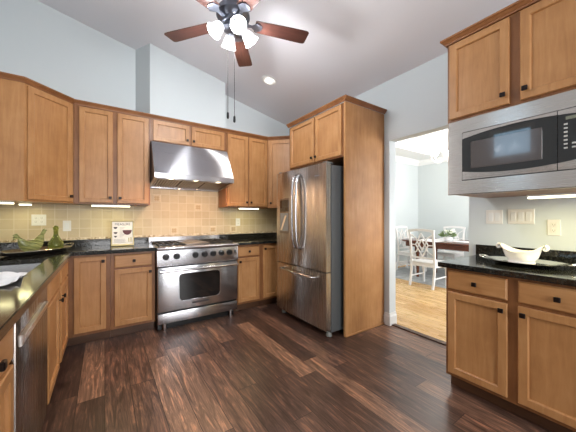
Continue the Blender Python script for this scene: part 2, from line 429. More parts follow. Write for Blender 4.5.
# tiled backsplash
t = MB(); t.box(WX0, WX1, 3.806, WY, 1.0, 1.372); t.box(0.44, 1.37, 3.806, WY, 1.372, 1.70)
bs = struct('wall_backsplash', t, M['tile'], 'beige tiled backsplash along the range wall', 'backsplash')
t = MB(); t.box(WX0, 0.452, 3.80, WY, .977, 1.0); t.box(1.374, WX1, 3.80, WY, .977, 1.0); t.box(0.452, 1.374, 3.803, WY, .90, 1.0)
t.build('mosaic_strip', M['mosaic'], bs)
for (u, v) in ((0.53, 1.525), (1.055, 1.42), (0.74, 1.105), (1.265, 1.105), (1.58, 1.10)):
    u = round((u+10)/.105-.5)*.105+.0525-10; v = 1.0+(round((v-1)/.105-.5)+.5)*.105
    a = MB().box(u-.046, u+.046, 3.803, 3.808, v-.046, v+.046, .002).build('accent_tile', M['accent'], bs)
    mt = MB()
    for q in range(4):
        an = q*PI/2+PI/4
        mt.lathe([(0.006, -.002), (.018, -.001), (.018, .001), (.006, .002)], (u+.02*math.cos(an), 3.801, v+.02*math.sin(an)), 10, mat=Matrix.Rotation(PI/2, 3, 'X'))
    for (x0, x1, z0, z1) in ((-.04, .04, .036, .04), (-.04, .04, -.04, -.036), (-.04, -.036, -.036, .036), (.036, .04, -.036, .036)):
        mt.box(u+x0, u+x1, 3.800, 3.803, v+z0, v+z1)
    mt.build('motif', M['accent_motif'], a)

# ------------------------------------------------------------------ cabinets
def rect(x0, x1, z0, z1, ins, y): return [(x0+ins, y, z0+ins), (x1-ins, y, z0+ins), (x1-ins, y, z1-ins), (x0+ins, y, z1-ins)]
def knob(parent, x, z, y):
    k = MB(); k.cyl((x, y, z), (x, y-.014, z), .005, n=8)
    k.box(x-.014, x+.014, y-.026, y-.013, z-.014, z+.014, .003)
    k.build('knob', M['bronze'], parent)
def door(parent, x0, x1, z0, z1, kx=None, kz=None, name='door', y=0.0, fw=.050):
    T = .019
    f = MB(); pr = [(0, y), (0, y-T+.004), (.004, y-T), (fw-.006, y-T), (fw-.002, y-T+.004), (fw, y-T+.0145)]
    f.loops([rect(x0, x1, z0, z1, i, d) for i, d in pr])
    d = f.build(name, M['wood_v'], parent)
    MB().box(x0+fw-.003, x1-fw+.003, y-T+.014, y-.001, z0+fw-.003, z1-fw+.003).build('panel', M['wood_v'], d)
    if kx is not None: knob(d, kx, kz, y-T)
    return d
def drawer(parent, x0, x1, z0, z1, kn=True, name='drawer'):
    T = .019; f = MB()
    f.loops([rect(x0, x1, z0, z1, i, d) for i, d in ((0, 0), (0, -T+.007), (.008, -T), )], False, True)
    d = f.build(name, M['wood_h'], parent)
    if kn: knob(d, (x0+x1)/2, (z0+z1)/2, -T)
    return d
def base_cabinet(label, loc, rz, wdt, doors=(), drawers=(), falses=(), depth=.6, top=.868, hole=None):
    """local x runs along the front, -y is the front"""
    t = thing('base_cabinet', label, 'cabinet', loc, rz)
    b = MB()
    if hole:   # open top under a sink
        b.box(0, .02, 0, depth, .1, top); b.box(wdt-.02, wdt, 0, depth, .1, top); b.box(.02, wdt-.02, 0, .02, .1, top)
        b.box(.02, wdt-.02, depth-.02, depth, .1, top); b.box(.02, wdt-.02, .02, depth-.02, .1, .12)
    else: b.box(0, wdt, 0, depth, .1, top)
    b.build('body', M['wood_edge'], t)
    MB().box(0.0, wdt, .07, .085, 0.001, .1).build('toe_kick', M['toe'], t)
    for a in doors: door(t, *a)
    for a in drawers: drawer(t, *a)
    for a in falses: drawer(t, *a, False, 'false_front')
    return t
def wall_cabinet(label, loc, rz, wdt, z0, z1, doors, depth=.315, name='wall_cabinet'):
    t = thing(name, label, 'cabinet', loc, rz)
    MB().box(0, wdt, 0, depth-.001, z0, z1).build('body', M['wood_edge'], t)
    for a in doors: door(t, *a)
    return t

FY = 3.215      # face of the back run's base cabinets
g = .0015
# back run, left of the range (local x = world x - origin)
base_cabinet('honey maple base cabinet in the corner with one tall door and no drawer', (-.889, FY, 0), 0, .936-g,
    doors=[(.648, .90, .13, .85, .875, .80)])
base_cabinet('honey maple base cabinet with drawer over door, left of the steel range', (.047, FY, 0), 0, .404,
    doors=[(.033, .372, .13, .70, .352, .655)], drawers=[(.033, .372, .72, .845)])
# right of the range
base_cabinet('honey maple base cabinet with drawer over door, right of the steel range', (1.376, FY, 0), 0, .372,
    doors=[(.035, .345, .13, .70, .06, .655)], drawers=[(.035, .345, .72, .845)])
base_cabinet('honey maple base cabinet with one tall door beside the refrigerator', (1.748+g, FY, 0), 0, .919,
    doors=[(.03, .27, .13, .845, .055, .80)])
# left run: local x -> +Y
LX = -.29
base_cabinet('honey maple sink base cabinet with two false fronts over two doors', (LX, 2.064, 0), PI/2, 1.149,
    doors=[(.03, .495, .13, .70, .465, .63), (.575, 1.04, .13, .70, .605, .63)], falses=[(.03, .495, .72, .85), (.575, 1.04, .72, .85)], depth=.598, hole=True)
base_cabinet('honey maple base cabinet nearest the camera on the sink wall, beside the dishwasher', (LX, .434, 0), PI/2, .952,
    doors=[(.03, .46, .13, .70, .43, .63), (.50, .925, .13, .70, .53, .63)], drawers=[(.03, .46, .72, .85), (.50, .925, .72, .85)], depth=.598)
# right wall run: local x -> -Y
RX = 2.045
base_cabinet('honey maple base cabinet with two drawers over two doors, beside the dining room opening', (RX, .957, 0), -PI/2, .785,
    doors=[(.018, .36, .125, .70, .333, .655), (.412, .755, .125, .70, .438, .655)], drawers=[(.018, .36, .72, .85), (.412, .755, .72, .85)], depth=.623)

# wall cabinets
UY = 3.507
def corner_cabinet(label, poly, loc, rz, L, kx):
    t = thing('corner_wall_cabinet', label, 'cabinet', loc, rz)
    R = Matrix.Rotation(-rz, 2); o = Vector(loc[:2])
    p = [R @ (Vector(q)-o) for q in poly]
    MB().prism([(q.x, q.y) for q in p], 'z', 1.37, 2.40).build('body', M['wood_v'], t)
    door(t, .022, L-.022, 1.385, 2.375, kx, 1.44)
    return t
corner_cabinet('tall diagonal corner wall cabinet left of the hood, above the green glass',
    [(-.889, 3.805), (-.267, 3.805), (-.267, UY), (-.577, 3.197), (-.889, 3.197)], (-.577, 3.197, 0), PI/4, .4384, .39)
corner_cabinet('diagonal corner wall cabinet half hidden behind the refrigerator',
    [(2.669, 3.805), (2.669, 3.192), (2.347, 3.192), (2.032, UY), (2.032, 3.805)], (2.032, UY, 0), -PI/4, .4455, .05)
wall_cabinet('two door maple wall cabinet between the corner cabinet and the hood', (-.265, UY, 0), 0, .703, 1.37, 2.40,
    [(.045, .338, 1.385, 2.375, .313, 1.44), (.378, .686, 1.385, 2.375, .403, 1.44)], .298)
wall_cabinet('short two door wall cabinet directly above the steel hood', (.44, UY, 0), 0, .926, 2.117, 2.40,
    [(.028, .44, 2.135, 2.378, .415, 2.19), (.468, .90, 2.135, 2.378, .493, 2.19)], .312)
wall_cabinet('two door maple wall cabinet right of the steel hood', (1.368, UY, 0), 0, .662, 1.37, 2.40,
    [(.02, .325, 1.385, 2.375, .30, 1.44), (.345, .645, 1.385, 2.375, .37, 1.44)], .298)
# over the refrigerator, with its tall end panel
wall_cabinet('two door maple cabinet above the refrigerator', (RX, 2.955, 0), -PI/2, .998, 1.862, 2.42,
    [(.04, .52, 1.878, 2.405, .495, 1.93), (.545, .965, 1.878, 2.405, .57, 1.93)], .623)
t = MB().box(2.03, 2.668, 1.93, 1.9555, 0.001, 2.42, .002).build('refrigerator_end_panel', M['wood_v'])
tag(t, 'tall plain maple panel standing beside the refrigerator', 'panel')
MB().box(2.032, 2.665, 1.918, 1.93, 0.001, .02, .003).build('shoe_strip', M['wood_h'], t)
# over the microwave
mc = wall_cabinet('two door maple cabinet above the built-in microwave', (RX, .947, 0), -PI/2, .775, 1.905, 2.468,
    [(.018, .36, 1.922, 2.45, .333, 1.98), (.412, .755, 1.922, 2.45, .438, 1.98)], .623)
b = MB(); b.box(.014, .032, .003, .62, 1.392, 1.905); b.box(.743, .761, .003, .62, 1.392, 1.905); b.box(.032, .743, .02, .62, 1.392, 1.404)
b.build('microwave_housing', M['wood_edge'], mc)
# crown mouldings
def crown(label, path, zt, side):
    z = zt-.042
    prof = [(0, z), (.010, z), (.012, z+.010), (.018, z+.014), (.028, z+.027), (.036, z+.030), (.036, z+.042), (0, z+.042)]
    tag(MB().sweep(path, prof, side).build('crown_moulding', M['crown']), label, 'moulding')
crown('dark edged maple crown moulding along the tops of the back wall cabinets', [(-.889, 3.196), (-.577, 3.196), (-.266, 3.506), (2.031, 3.506), (2.346, 3.191), (2.668, 3.191)], 2.432, 1)
crown('dark edged maple crown moulding round the refrigerator cabinet top', [(2.044, 2.955), (2.029, 2.955), (2.029, 1.929), (2.668, 1.929)][1:], 2.462, 1)
crown('dark edged maple crown moulding on the cabinet above the microwave', [(2.668, .948), (2.044, .948), (2.044, .172)], 2.505, 1)

# ------------------------------------------------------------------ worktops
CZ0, CZ1 = .870, .905
def worktop(label, boxes, ups):
    m = MB()
    for (x0, x1, y0, y1) in boxes: m.box(x0, x1, y0, y1, CZ0, CZ1, .004, 2)
    o = tag(m.build('worktop', M['granite']), label, 'worktop')
    m = MB()
    for (x0, x1, y0, y1, z) in ups: m.box(x0, x1, y0, y1, CZ1, z, .002)
    m.build('upstand', M['granite'], o)
    return o
SX0, SX1, SY0, SY1 = -.80, -.375, 2.09, 2.84
def slab():
    """one L shaped slab with the sink cut out, no seams"""
    xs = [-.889, SX0, SX1, -.25, .453]; ys = [.43, SY0, SY1, 3.172, 3.805]
    m = MB(); bm = m.bm; V = {}
    def v(i, j, k):
        key = (i, j, k)
        if key not in V: V[key] = bm.verts.new((xs[i], ys[j], (CZ0, CZ1)[k]))
        return V[key]
    cells = [(i, j) for i in range(4) for j in range(4) if not (i == 1 and j == 1) and not (i == 3 and j < 3)]
    cs = set(cells)
    for (i, j) in cells:
        for k in (0, 1): bm.faces.new([v(i, j, k), v(i+1, j, k), v(i+1, j+1, k), v(i, j+1, k)])
        for (di, dj, a, b) in ((-1, 0, (i, j), (i, j+1)), (1, 0, (i+1, j), (i+1, j+1)), (0, -1, (i, j), (i+1, j)), (0, 1, (i, j+1), (i+1, j+1))):
            if (i+di, j+dj) not in cs: bm.faces.new([v(*a, 0), v(*b, 0), v(*b, 1), v(*a, 1)])
    bmesh.ops.recalc_face_normals(bm, faces=bm.faces)
    es = [e for e in bm.edges if e.is_manifold and e.calc_face_angle() > .5 and abs(e.verts[0].co.z-e.verts[1].co.z) < 1e-6 and e.verts[0].co.z > .9]
    bmesh.ops.bevel(bm, geom=es, offset=.004, segments=2, affect='EDGES')
    o = tag(m.build('worktop', M['granite']), 'L-shaped polished black granite worktop around the sink corner', 'worktop')
    MB().box(-.868, .453, 3.785, 3.8, CZ1, .976, .002).build('upstand', M['granite'], o)
    MB().box(-.889, -.868, .43, 3.8, CZ1, .976, .002).build('upstand', M['granite'], o)
slab()
worktop('short polished black granite worktop between range and refrigerator', [(1.373, 2.668, 3.172, 3.799)], [(1.373, 2.668, 3.782, 3.7985, .976)])
worktop('polished black granite worktop under the microwave', [(2.005, 2.668, .155, 1.0)], [(2.648, 2.667, .155, .998, .995)])

# sink
s = thing('kitchen_sink', 'stainless steel sink set under the black worktop by the window', 'sink', ((SX0+SX1)/2, (SY0+SY1)/2, 0))
hx, hy = (SX1-SX0)/2+.006, (SY1-SY0)/2+.006
def rr(hx, hy, r, z, n=5):
    out = []
    for (cx, cy, a0) in ((hx-r, hy-r, 0), (-hx+r, hy-r, PI/2), (-hx+r, -hy+r, PI), (hx-r, -hy+r, 1.5*PI)):
        for k in range(n+1):
            a = a0+PI/2*k/n; out.append((cx+r*math.cos(a), cy+r*math.sin(a), z))
    return out
m = MB(); m.loops([rr(hx+.02, hy+.02, .05, .8685), rr(hx, hy, .05, .8685), rr(hx-.004, hy-.004, .05, .84), rr(hx-.01, hy-.01, .055, .70), rr(hx-.04, hy-.04, .06, .672), rr(.05, .05, .045, .668)], False, True)
m.build('bowl', M['sink'], s, smooth=40)
MB().lathe([(.045, .668), (.045, .672), (.03, .671), (.008, .667)], n=20).build('drain', M['chrome'], s, smooth=40)

m = MB(); G = []  # wrinkled white sheet standing for a white patch at the sink's near edge
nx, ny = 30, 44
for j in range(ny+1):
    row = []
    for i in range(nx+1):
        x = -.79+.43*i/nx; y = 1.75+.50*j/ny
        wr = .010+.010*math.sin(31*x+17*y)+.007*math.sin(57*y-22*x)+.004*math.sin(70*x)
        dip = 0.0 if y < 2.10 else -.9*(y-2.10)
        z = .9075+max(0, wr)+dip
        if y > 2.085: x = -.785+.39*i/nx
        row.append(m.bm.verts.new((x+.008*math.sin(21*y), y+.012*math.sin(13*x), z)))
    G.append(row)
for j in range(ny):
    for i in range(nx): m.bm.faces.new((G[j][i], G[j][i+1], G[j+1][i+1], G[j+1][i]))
cl = m.build('white_sheet', M['linen'], smooth=True)
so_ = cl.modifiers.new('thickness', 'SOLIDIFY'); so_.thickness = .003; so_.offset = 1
tag(cl, 'crumpled white cloth hanging over the near edge of the sink', 'sheet')

# ------------------------------------------------------------------ dishwasher
d = thing('dishwasher', 'stainless dishwasher with a darkened door beneath the left worktop', 'dishwasher', (-.296, 1.389, 0), PI/2)
MB().box(0.003, .667, .0, .58, .10, .865).build('tub', M['blackp'], d)
dd = MB().box(.006, .664, -.024, -.001, .115, .862, .006, 2).build('door', M['steel_d'], d, smooth=30)
hb = MB(); hb.prism([(-.024, .728), (-.032, .73), (-.042, .765), (-.040, .772), (-.024, .772)], 'x', .05, .56)
hb.build('handle', M['handle'], dd)
MB().box(.01, .65, .05, .065, .001, .10).build('toe_plate', M['blackp'], d)

# ------------------------------------------------------------------ range
r = thing('gas_range', 'wide stainless gas range with seven black knobs under the hood', 'range', (.4555, 3.12, 0))
RW = .914
MB().box(.004, RW-.004, .03, .675, .10, .885).build('body', M['blackp'], r)
# control panel with a rolled top edge
m = MB(); m.prism([(.03, .70), (-.012, .70), (-.02, .725), (-.008, .868), (-.022, .878), (-.026, .893), (-.016, .905), (.05, .905), (.05, .70)], 'x', 0, RW)
cp = m.build('control_panel', M['steel'], r, smooth=25)
for kx in (.085, .195, .395, .50, .60, .70, .80):
    k = MB(); yf = -.016; kz = .803
    Rm = Matrix.Rotation(PI/2, 3, 'X')
    k.lathe([(.034, 0), (.034, .006), (.028, .010), (.026, .032), (.022, .036)], (kx, yf, kz), 18, mat=Rm)
    k.box(kx-.004, kx+.004, yf-.040, yf-.03, kz-.018, kz+.018, .001)
    kk = k.build('knob', M['blackp'], cp, smooth=35)
for k in range(5):
    pass
MB().box(.868, .886, -.018, -.0155, .795, .83, .001).build('ignition_switch', M['blackp'], cp)
# cooktop
m = MB(); m.box(.0, RW, .05, .655, .885, .905, .003)
ct = m.build('cooktop', M['steel'], r)
def grate(x0, x1, y0, y1):
    m = MB(); z0, z1 = .912, .928; b = .012
    m.box(x0, x1, y0, y0+b, z0, z1); m.box(x0, x1, y1-b, y1, z0, z1); m.box(x0, x0+b, y0+b, y1-b, z0, z1); m.box(x1-b, x1, y0+b, y1-b, z0, z1)
    m.box(x0+b, x1-b, (y0+y1)/2-b/2, (y0+y1)/2+b/2, z0, z1)
    for k in (1, 2, 3):
        x = x0+(x1-x0)*k/4; m.box(x-b/2, x+b/2, y0+b, (y0+y1)/2-b/2, z0, z1); m.box(x-b/2, x+b/2, (y0+y1)/2+b/2, y1-b, z0, z1)
    for x in (x0, x1-b):
        for y in (y0, y1-b): m.box(x, x+b, y, y+b, .905, z0)
    m.build('grate', M['iron'], ct)
    for yy in ((y0*.75+y1*.25), (y0*.25+y1*.75)):
        MB().lathe([(.05, .9052), (.05, .909), (.034, .910), (.034, .9115), (.0, .9115)][:4], ((x0+x1)/2, yy, 0), 18).build('burner', M['iron'], ct)
grate(.03, .30, .085, .60); grate(.61, .884, .085, .60)
MB().box(.315, .595, .085, .60, .905, .925, .006, 2).build('griddle', M['steel_d'], ct)
m = MB(); m.box(.0, RW, .656, .672, .885, .975, .004, 2); m.box(0, RW, .644, .656, .955, .975, .003)
m.build('back_guard', M['steel'], r)
# oven door
m = MB(); m.box(.006, RW-.006, -.012, .03, .213, .690, .008, 2)
od = m.build('oven_door', M['steel'], r, smooth=30)
wl = rr(.232, .15, .045, 0, 6)
m = MB(); m.loops([[(x*s_+.452, y, z*s_+.455) for x, z, _ in wl] for s_, y in ((1.03, -.0065), (1.03, -.0165), (1.0, -.0165), (.985, -.0135))])
m.build('window_trim', M['steel'], od, smooth=30)
m = MB(); m.loops([[(x*.99+.452, -.0140, z*.99+.455) for x, z, _ in wl]], cap1=True); m.build('oven_window', M['blackg'], od)
h = MB(); h.cyl((.02, -.062, .655), (RW-.02, -.062, .655), .015, n=16)
for x in (.045, RW-.045): h.box(x-.014, x+.014, -.062, -.012, .643, .667, .004)
h.build('handle', M['chrome'], od, smooth=40)
MB().box(.36, .55, -.0145, -.012, .258, .277, .001).build('nameplate', M['ink'], od)
MB().box(.006, RW-.006, -.008, .03, .085, .195, .006, 2).build('kick_panel', M['steel'], r, smooth=30)
MB().box(.02, RW-.02, .08, .10, .002, .099).build('dark_void_strip', M['blackp'], r)  # black strip standing in for the shade under the range
for x in (.06, RW-.10):
    for y in (.04, .62): MB().cyl((x+.02, y, 0.001), (x+.02, y, .10), .02, .024, 14).build('leg', M['steel'], r, smooth=40)

# ------------------------------------------------------------------ hood
h = thing('range_hood', 'sloped stainless range hood with baffle filters above the range', 'hood', (.4455, 3.22, 0))
HW = .918
m = MB(); m.prism([(.585, 2.113), (.235, 2.113), (.012, 1.728), (0, 1.720), (0, 1.665), (.018, 1.665), (.03, 1.70), (.585, 1.70)], 'x', 0, HW)
m.build('canopy', M['steel_h'], h, smooth=20)
m = MB()
for x in (0.0, HW-.03): m.prism([(.02, 1.664), (.02, 1.70), (.585, 1.70), (.585, 1.60)], 'x', x, x+.03)
m.box(.03, HW-.03, .52, .585, 1.60, 1.70)
m.build('skirt', M['steel_h'], h)
for k in range(3):
    x0 = .035+k*.284; m = MB()
    for q in range(9):
        x = x0+.006+q*.0298; m.prism([(x, -.012), (x+.015, -.012), (x+.011, .0035), (x+.004, .0035)], 'y', .02, .42)
    m.box(x0, x0+.276, 0, .02, -.014, .006); m.box(x0, x0+.276, .42, .432, -.014, .006)
    bf = m.build('baffle_filter', M['steel_h'], h, loc=(0, .09, 1.676), rot=(-.125, 0, 0))
    MB().box(x0, x0+.276, .02, .42, .0045, .0065).build('filter_gap_shade', M['iron'], bf)  # dark sheet so the gaps between the baffles look shaded
MB().box(.03, HW-.03, .02, .088, 1.672, 1.70).build('lamp_rail', M['steel_h'], h)
for x in (.18, .46, .74):
    MB().lathe([(.026, 1.668), (.026, 1.6715)], (x, .055, 0), 16).build('lamp', M['hoodlamp'], h)
    area('hood_light', (.4455+x, 3.275, 1.662), (0, 0, 0), .05, .05, 3.1, (1.0, .62, .37))

# ------------------------------------------------------------------ refrigerator (local x -> -Y, front -y -> -X)
f = thing('refrigerator', 'stainless french door refrigerator with ice dispenser beside the tall panel', 'refrigerator', (1.83, 2.945, 0), -PI/2)
FW = .943
MB().box(.004, FW-.004, .078, .79, .05, 1.765, .004).build('body', M['fridge_side'], f)
def fdoor(x0, x1, z0, z1, name):
    m = MB(); n = 8; lp = []
    # gently bowed front
    ring = []
    for k in range(n+1):
        u = k/n; ring.append((x0+(x1-x0)*u, -.012*math.sin(PI*(.15+.7*u))+.012))
    poly = [(x0+.004, .07)]+ring+[(x1-.004, .07)]
    m.prism(poly, 'z', z0, z1)
    return m.build(name, M['steel_f'], f, smooth=25)
ld = fdoor(.003, .470, .672, 1.785, 'left_door')
rd = fdoor(.474, FW-.003, .672, 1.785, 'right_door')
fz = fdoor(.003, FW-.003, .078, .662, 'freezer_drawer')
for dd, x in ((ld, .435), (rd, .51)):
    pts = [(x, .012, .87), (x, -.035, .90), (x, -.056, .98), (x, -.062, 1.12), (x, -.064, 1.28), (x, -.062, 1.46), (x, -.054, 1.60), (x, -.034, 1.68), (x, .012, 1.71)]
    MB().tube(pts, [.016, .016, .016, .015, .015, .015, .016, .016, .016], 12).build('handle', M['steel'], dd, smooth=True)
MB().tube([(.14, .01, .60), (.145, -.04, .60), (.17, -.052, .60), (.46, -.058, .60), (.76, -.052, .60), (.785, -.04, .60), (.79, .01, .60)], .012, 12).build('handle', M['steel'], fz, smooth=True)
dp = MB(); x0, x1 = .085, .295
dp.box(x0, x1, -.004, .01, 1.03, 1.46, .004)
dp = dp.build('ice_dispenser', M['steel_d'], ld)
MB().box(x0+.015, x1-.015, -.007, -.003, 1.30, 1.44, .003).build('dispenser_display', M['blackg'], dp)
m = MB(); m.box(x0+.02, x1-.02, -.0065, -.003, 1.06, 1.28, .003); m.build('dispenser_recess', M['foot'], dp)
m = MB(); m.prism([(x0+.03, 1.07), (x0+.07, 1.07), (x1-.04, 1.25), (x1-.08, 1.25)], 'y', -.012, -.0065); m.build('paddle', M['chrome'], dp)
MB().box(.76, .84, .0, .006, 1.655, 1.672, .001).build('badge', M['chrome'], rd)
for x in (.05, FW-.05): MB().lathe([(.028, .001), (.032, .006), (.030, .026), (.02, .049)], (x, .085, 0), 16).build('foot', M['foot'], f, smooth=35)
MB().box(.05, FW-.05, .09, .11, .012, .075).build('base_grille', M['blackp'], f)
for x in (.03, FW-.075): MB().box(x, x+.045, .02, .12, 1.786, 1.802, .004).build('hinge_cover', M['fridge_side'], f)

# ------------------------------------------------------------------ microwave (local x -> -Y)
mw = thing('microwave', 'built-in stainless microwave with dark curved window on the right wall', 'microwave', (2.028, .938, 0), -PI/2)
MWW = .764
X0, X1, Z0, Z1 = .092, .695, 1.480, 1.810
m = MB()
fl_ = lambda x0, x1, z0, z1, y: [(x0, y, z0), (x1, y, z0), (x1, y, z1), (x0, y, z1)]
m.loops([fl_(0, MWW, 1.386, 1.902, .0185), fl_(0, MWW, 1.386, 1.902, .004), fl_(.004, MWW-.004, 1.390, 1.898, 0), fl_(X0, X1, Z0, Z1, 0), fl_(X0, X1, Z0, Z1, .0185)])
m.build('trim_frame', M['steel_w'], mw)
MB().box(X0, X1, .02, .40, Z0, Z1).build('body', M['blackp'], mw)
XS = .562
def arc(x, top):     # lens shaped glass
    u = (x-X0)/(X1-X0); b = 4*u*(1-u)
    return (Z1-.048+.030*b) if top else (Z0+.062-.030*b)
for (a, b_, nm) in ((X0+.004, XS, 'door'), (XS+.003, X1-.004, 'control_panel')):
    n = 12; xs = [a+(b_-a)*k/n for k in range(n+1)]
    m = MB()
    m.loops([[(x, .018, Z0+.005) for x in xs], [(x, -.004, Z0+.005) for x in xs], [(x, -.008, arc(x, False)) for x in xs], [(x, .002, arc(x, False)) for x in xs],
             [(x, .002, arc(x, True)) for x in xs], [(x, -.008, arc(x, True)) for x in xs], [(x, -.004, Z1-.005) for x in xs], [(x, .018, Z1-.005) for x in xs]], closed=False)
    p = m.build(nm, M['steel_w'], mw, smooth=30)
    gl = MB(); gl.loops([[(x, -.004, arc(x, False)-.001) for x in xs], [(x, -.004, arc(x, True)+.001) for x in xs]], closed=False)
    gl.build('glass' if nm == 'door' else 'key_plate', M['mwg'], p)
    if nm == 'door':
        m = MB(); xa, xb = a+.05, b_-.06
        m.box(xa, xb, -.0065, -.0042, Z0+.075, Z1-.075, .001); m.build('window_mesh', M['mesh'], p)
    else:
        MB().box(a+.03, b_-.025, -.0062, -.004, Z1-.062, Z1-.045).build('clock', M['display'], p)
        for i in range(3):
            for j in range(7):
                x = a+.03+i*.03; z = Z1-.085-j*.021
                if (i == 1 and j < 5) : continue
                MB().box(x-.007, x+.007, -.0065, -.004, z-.004, z+.004).build('key', M['lettering'], p)
ls = thing('cabinet_strip_light', 'lit warm strip light under the microwave', 'light', (2.25, .555, 1.352), -PI/2, 'strip lights under the wall cabinets')
def strip(t, L, power, col=(1.0, .86, .55)):
    MB().box(0, L, -.02, .035, .008, .02, .002).build('housing', M['white_trim'], t)
    MB().box(.003, L-.003, -.017, .032, -.004, .008, .003, 2).build('diffuser', M['strip'], t)
strip(ls, .38, 0)
area('microwave_strip_light', (2.26, .365, 1.345), (0, 0, PI/2), .36, .04, 4.6, (1.0, .88, .42))

strips = [('lit strip light under the corner cabinet, farther from the corner', (-.86, 3.30), .20, .7),
          ('short lit strip light under the corner cabinet, close to the tiles', (-.685, 3.60), .09, .9),
          ('lit strip light under the wall cabinet left of the hood', (-.12, 3.56), .36, 1.7),
          ('lit strip light under the wall cabinet right of the hood', (1.59, 3.56), .31, 1.5)]
for lab, (x, y), L, pw in strips:
    t = thing('cabinet_strip_light', lab, 'light', (x, y, 1.349), 0, 'strip lights under the wall cabinets')
    strip(t, L, pw)
    area('strip_light', (x+L/2, y, 1.342), (0, 0, 0), L, .04, pw*0.7, (1.0, .92, .44))

# ------------------------------------------------------------------ ceiling fan
FX, FYc, BZ = .845, 2.010, 2.80
fan = thing('ceiling_fan', 'ceiling fan with five dark wood blades and four lit glass shades', 'fan', (FX, FYc, 0))
zc = cz(FX)
MB().lathe([(.072, zc+.012), (.075, zc-.03), (.055, zc-.075), (.02, zc-.09)], n=28).build('canopy', M['pewter'], fan, smooth=40)
MB().cyl((0, 0, 2.93), (0, 0, zc-.08), .013, n=14).build('downrod', M['pewter'], fan, smooth=40)
MB().lathe([(.02, 2.94), (.06, 2.919), (.10, 2.899), (.128, 2.864), (.132, 2.824), (.115, 2.799), (.09, 2.789), (.085, 2.764), (.06, 2.749)], n=36).build('motor', M['pewter'], fan, smooth=35)
base = math.radians(55.64)
bl0 = None
for k in range(5):
    a = base+2*PI*k/5
    br = MB()
    br.prism([(.09, -.018), (.15, -.012), (.19, -.05), (.225, -.03), (.235, 0), (.225, .03), (.19, .05), (.15, .012), (.09, .018)], 'z', 2.777, 2.783)
    br = br.build('blade_arm', M['pewter'], fan, rot=(0, 0, a))
    b = MB(); sec = []
    for (x, w_) in ((.175, .052), (.19, .058), (.35, .064), (.55, .070), (.606, .070), (.620, .066), (.628, .056)):
        sec.append([(x, -w_, 2.785+w_*.10), (x, w_, 2.785-w_*.10), (x, w_, 2.791-w_*.10), (x, -w_, 2.791+w_*.10)])
    b.loops(sec, True, True)
    b.build('blade', M['blade'], fan, rot=(0, 0, a))
MB().lathe([(.062, 2.755), (.08, 2.745), (.078, 2.72), (.055, 2.70), (.03, 2.688), (.012, 2.685)], n=28).build('light_kit', M['pewter'], fan, smooth=40)
for k in range(4):
    a = base+math.radians(206-90*k)
    ca, sa = math.cos(a), math.sin(a)
    P = lambda rr_, z: (ca*rr_, sa*rr_, z)
    MB().tube([P(.05, 2.735), P(.07, 2.745), P(.088, 2.742), P(.095, 2.73)], .009, 8).build('lamp_arm', M['pewter'], fan, smooth=True)
    ax = Vector((ca*math.sin(.72), sa*math.sin(.72), -math.cos(.72)))
    q = Vector((0, 0, 1)).rotation_difference(ax).to_matrix()
    o = Vector(P(.092, 2.735))
    sh = MB().lathe([(.020, 0), (.034, .010), (.044, .035), (.049, .064), (.062, .095), (.058, .095), (.045, .064), (.040, .035), (.028, .012)], o, 24, (False, False), q).build('glass_shade', M['shade'], fan, smooth=50)
    MB().lathe([(.010, .008), (.013, .025), (.021, .046), (.018, .064), (.007, .072)], o, 14, mat=q).build('bulb', M['candle'], sh, smooth=50)
    p = o+ax*.12
    point('fan_bulb', (FX+p.x, FYc+p.y, p.z), 17.0, (.97, .98, 1.0), .05)
rv = Vector((.8254, -.5645, 0))
for sgn, zb in ((-1, 2.015), (1, 1.985)):
    c_ = rv*(.026*sgn-.016)
    ch = MB().cyl((c_.x, c_.y, zb+.05), (c_.x, c_.y, 2.70), .0018, n=6).build('pull_chain', M['bronze'], fan)
    MB().lathe([(.003, .055), (.009, .045), (.010, .01), (.006, 0)], (c_.x, c_.y, zb), 10).build('pull_knob', M['blackp'], ch, smooth=40)

# recessed light
cx, cy = 1.742, 2.981
n_ = math.atan(.222)
rl = tag(MB().lathe([(.098, -.003), (.098, .004), (.078, .006), (.078, -.003)], n=32).build('recessed_light', M['white_trim'], smooth=40, loc=(cx, cy, cz(cx)-.006), rot=(0, n_, 0)), 'round lit recessed light in the sloping ceiling', 'light')
MB().lathe([(.078, .003), (.05, -.002), (.02, -.005), (.004, -.006)], n=32).build('lens', M['can'], rl, smooth=40)
sp = bpy.data.lights.new('can_light', 'SPOT'); sp.energy = 14; sp.spot_size = 2.3; sp.spot_blend = .6; sp.shadow_soft_size = .07; sp.color = (1, .95, .88)
so = bpy.data.objects.new('can_light', sp); COL.objects.link(so); so.location = (cx, cy, cz(cx)-.03)

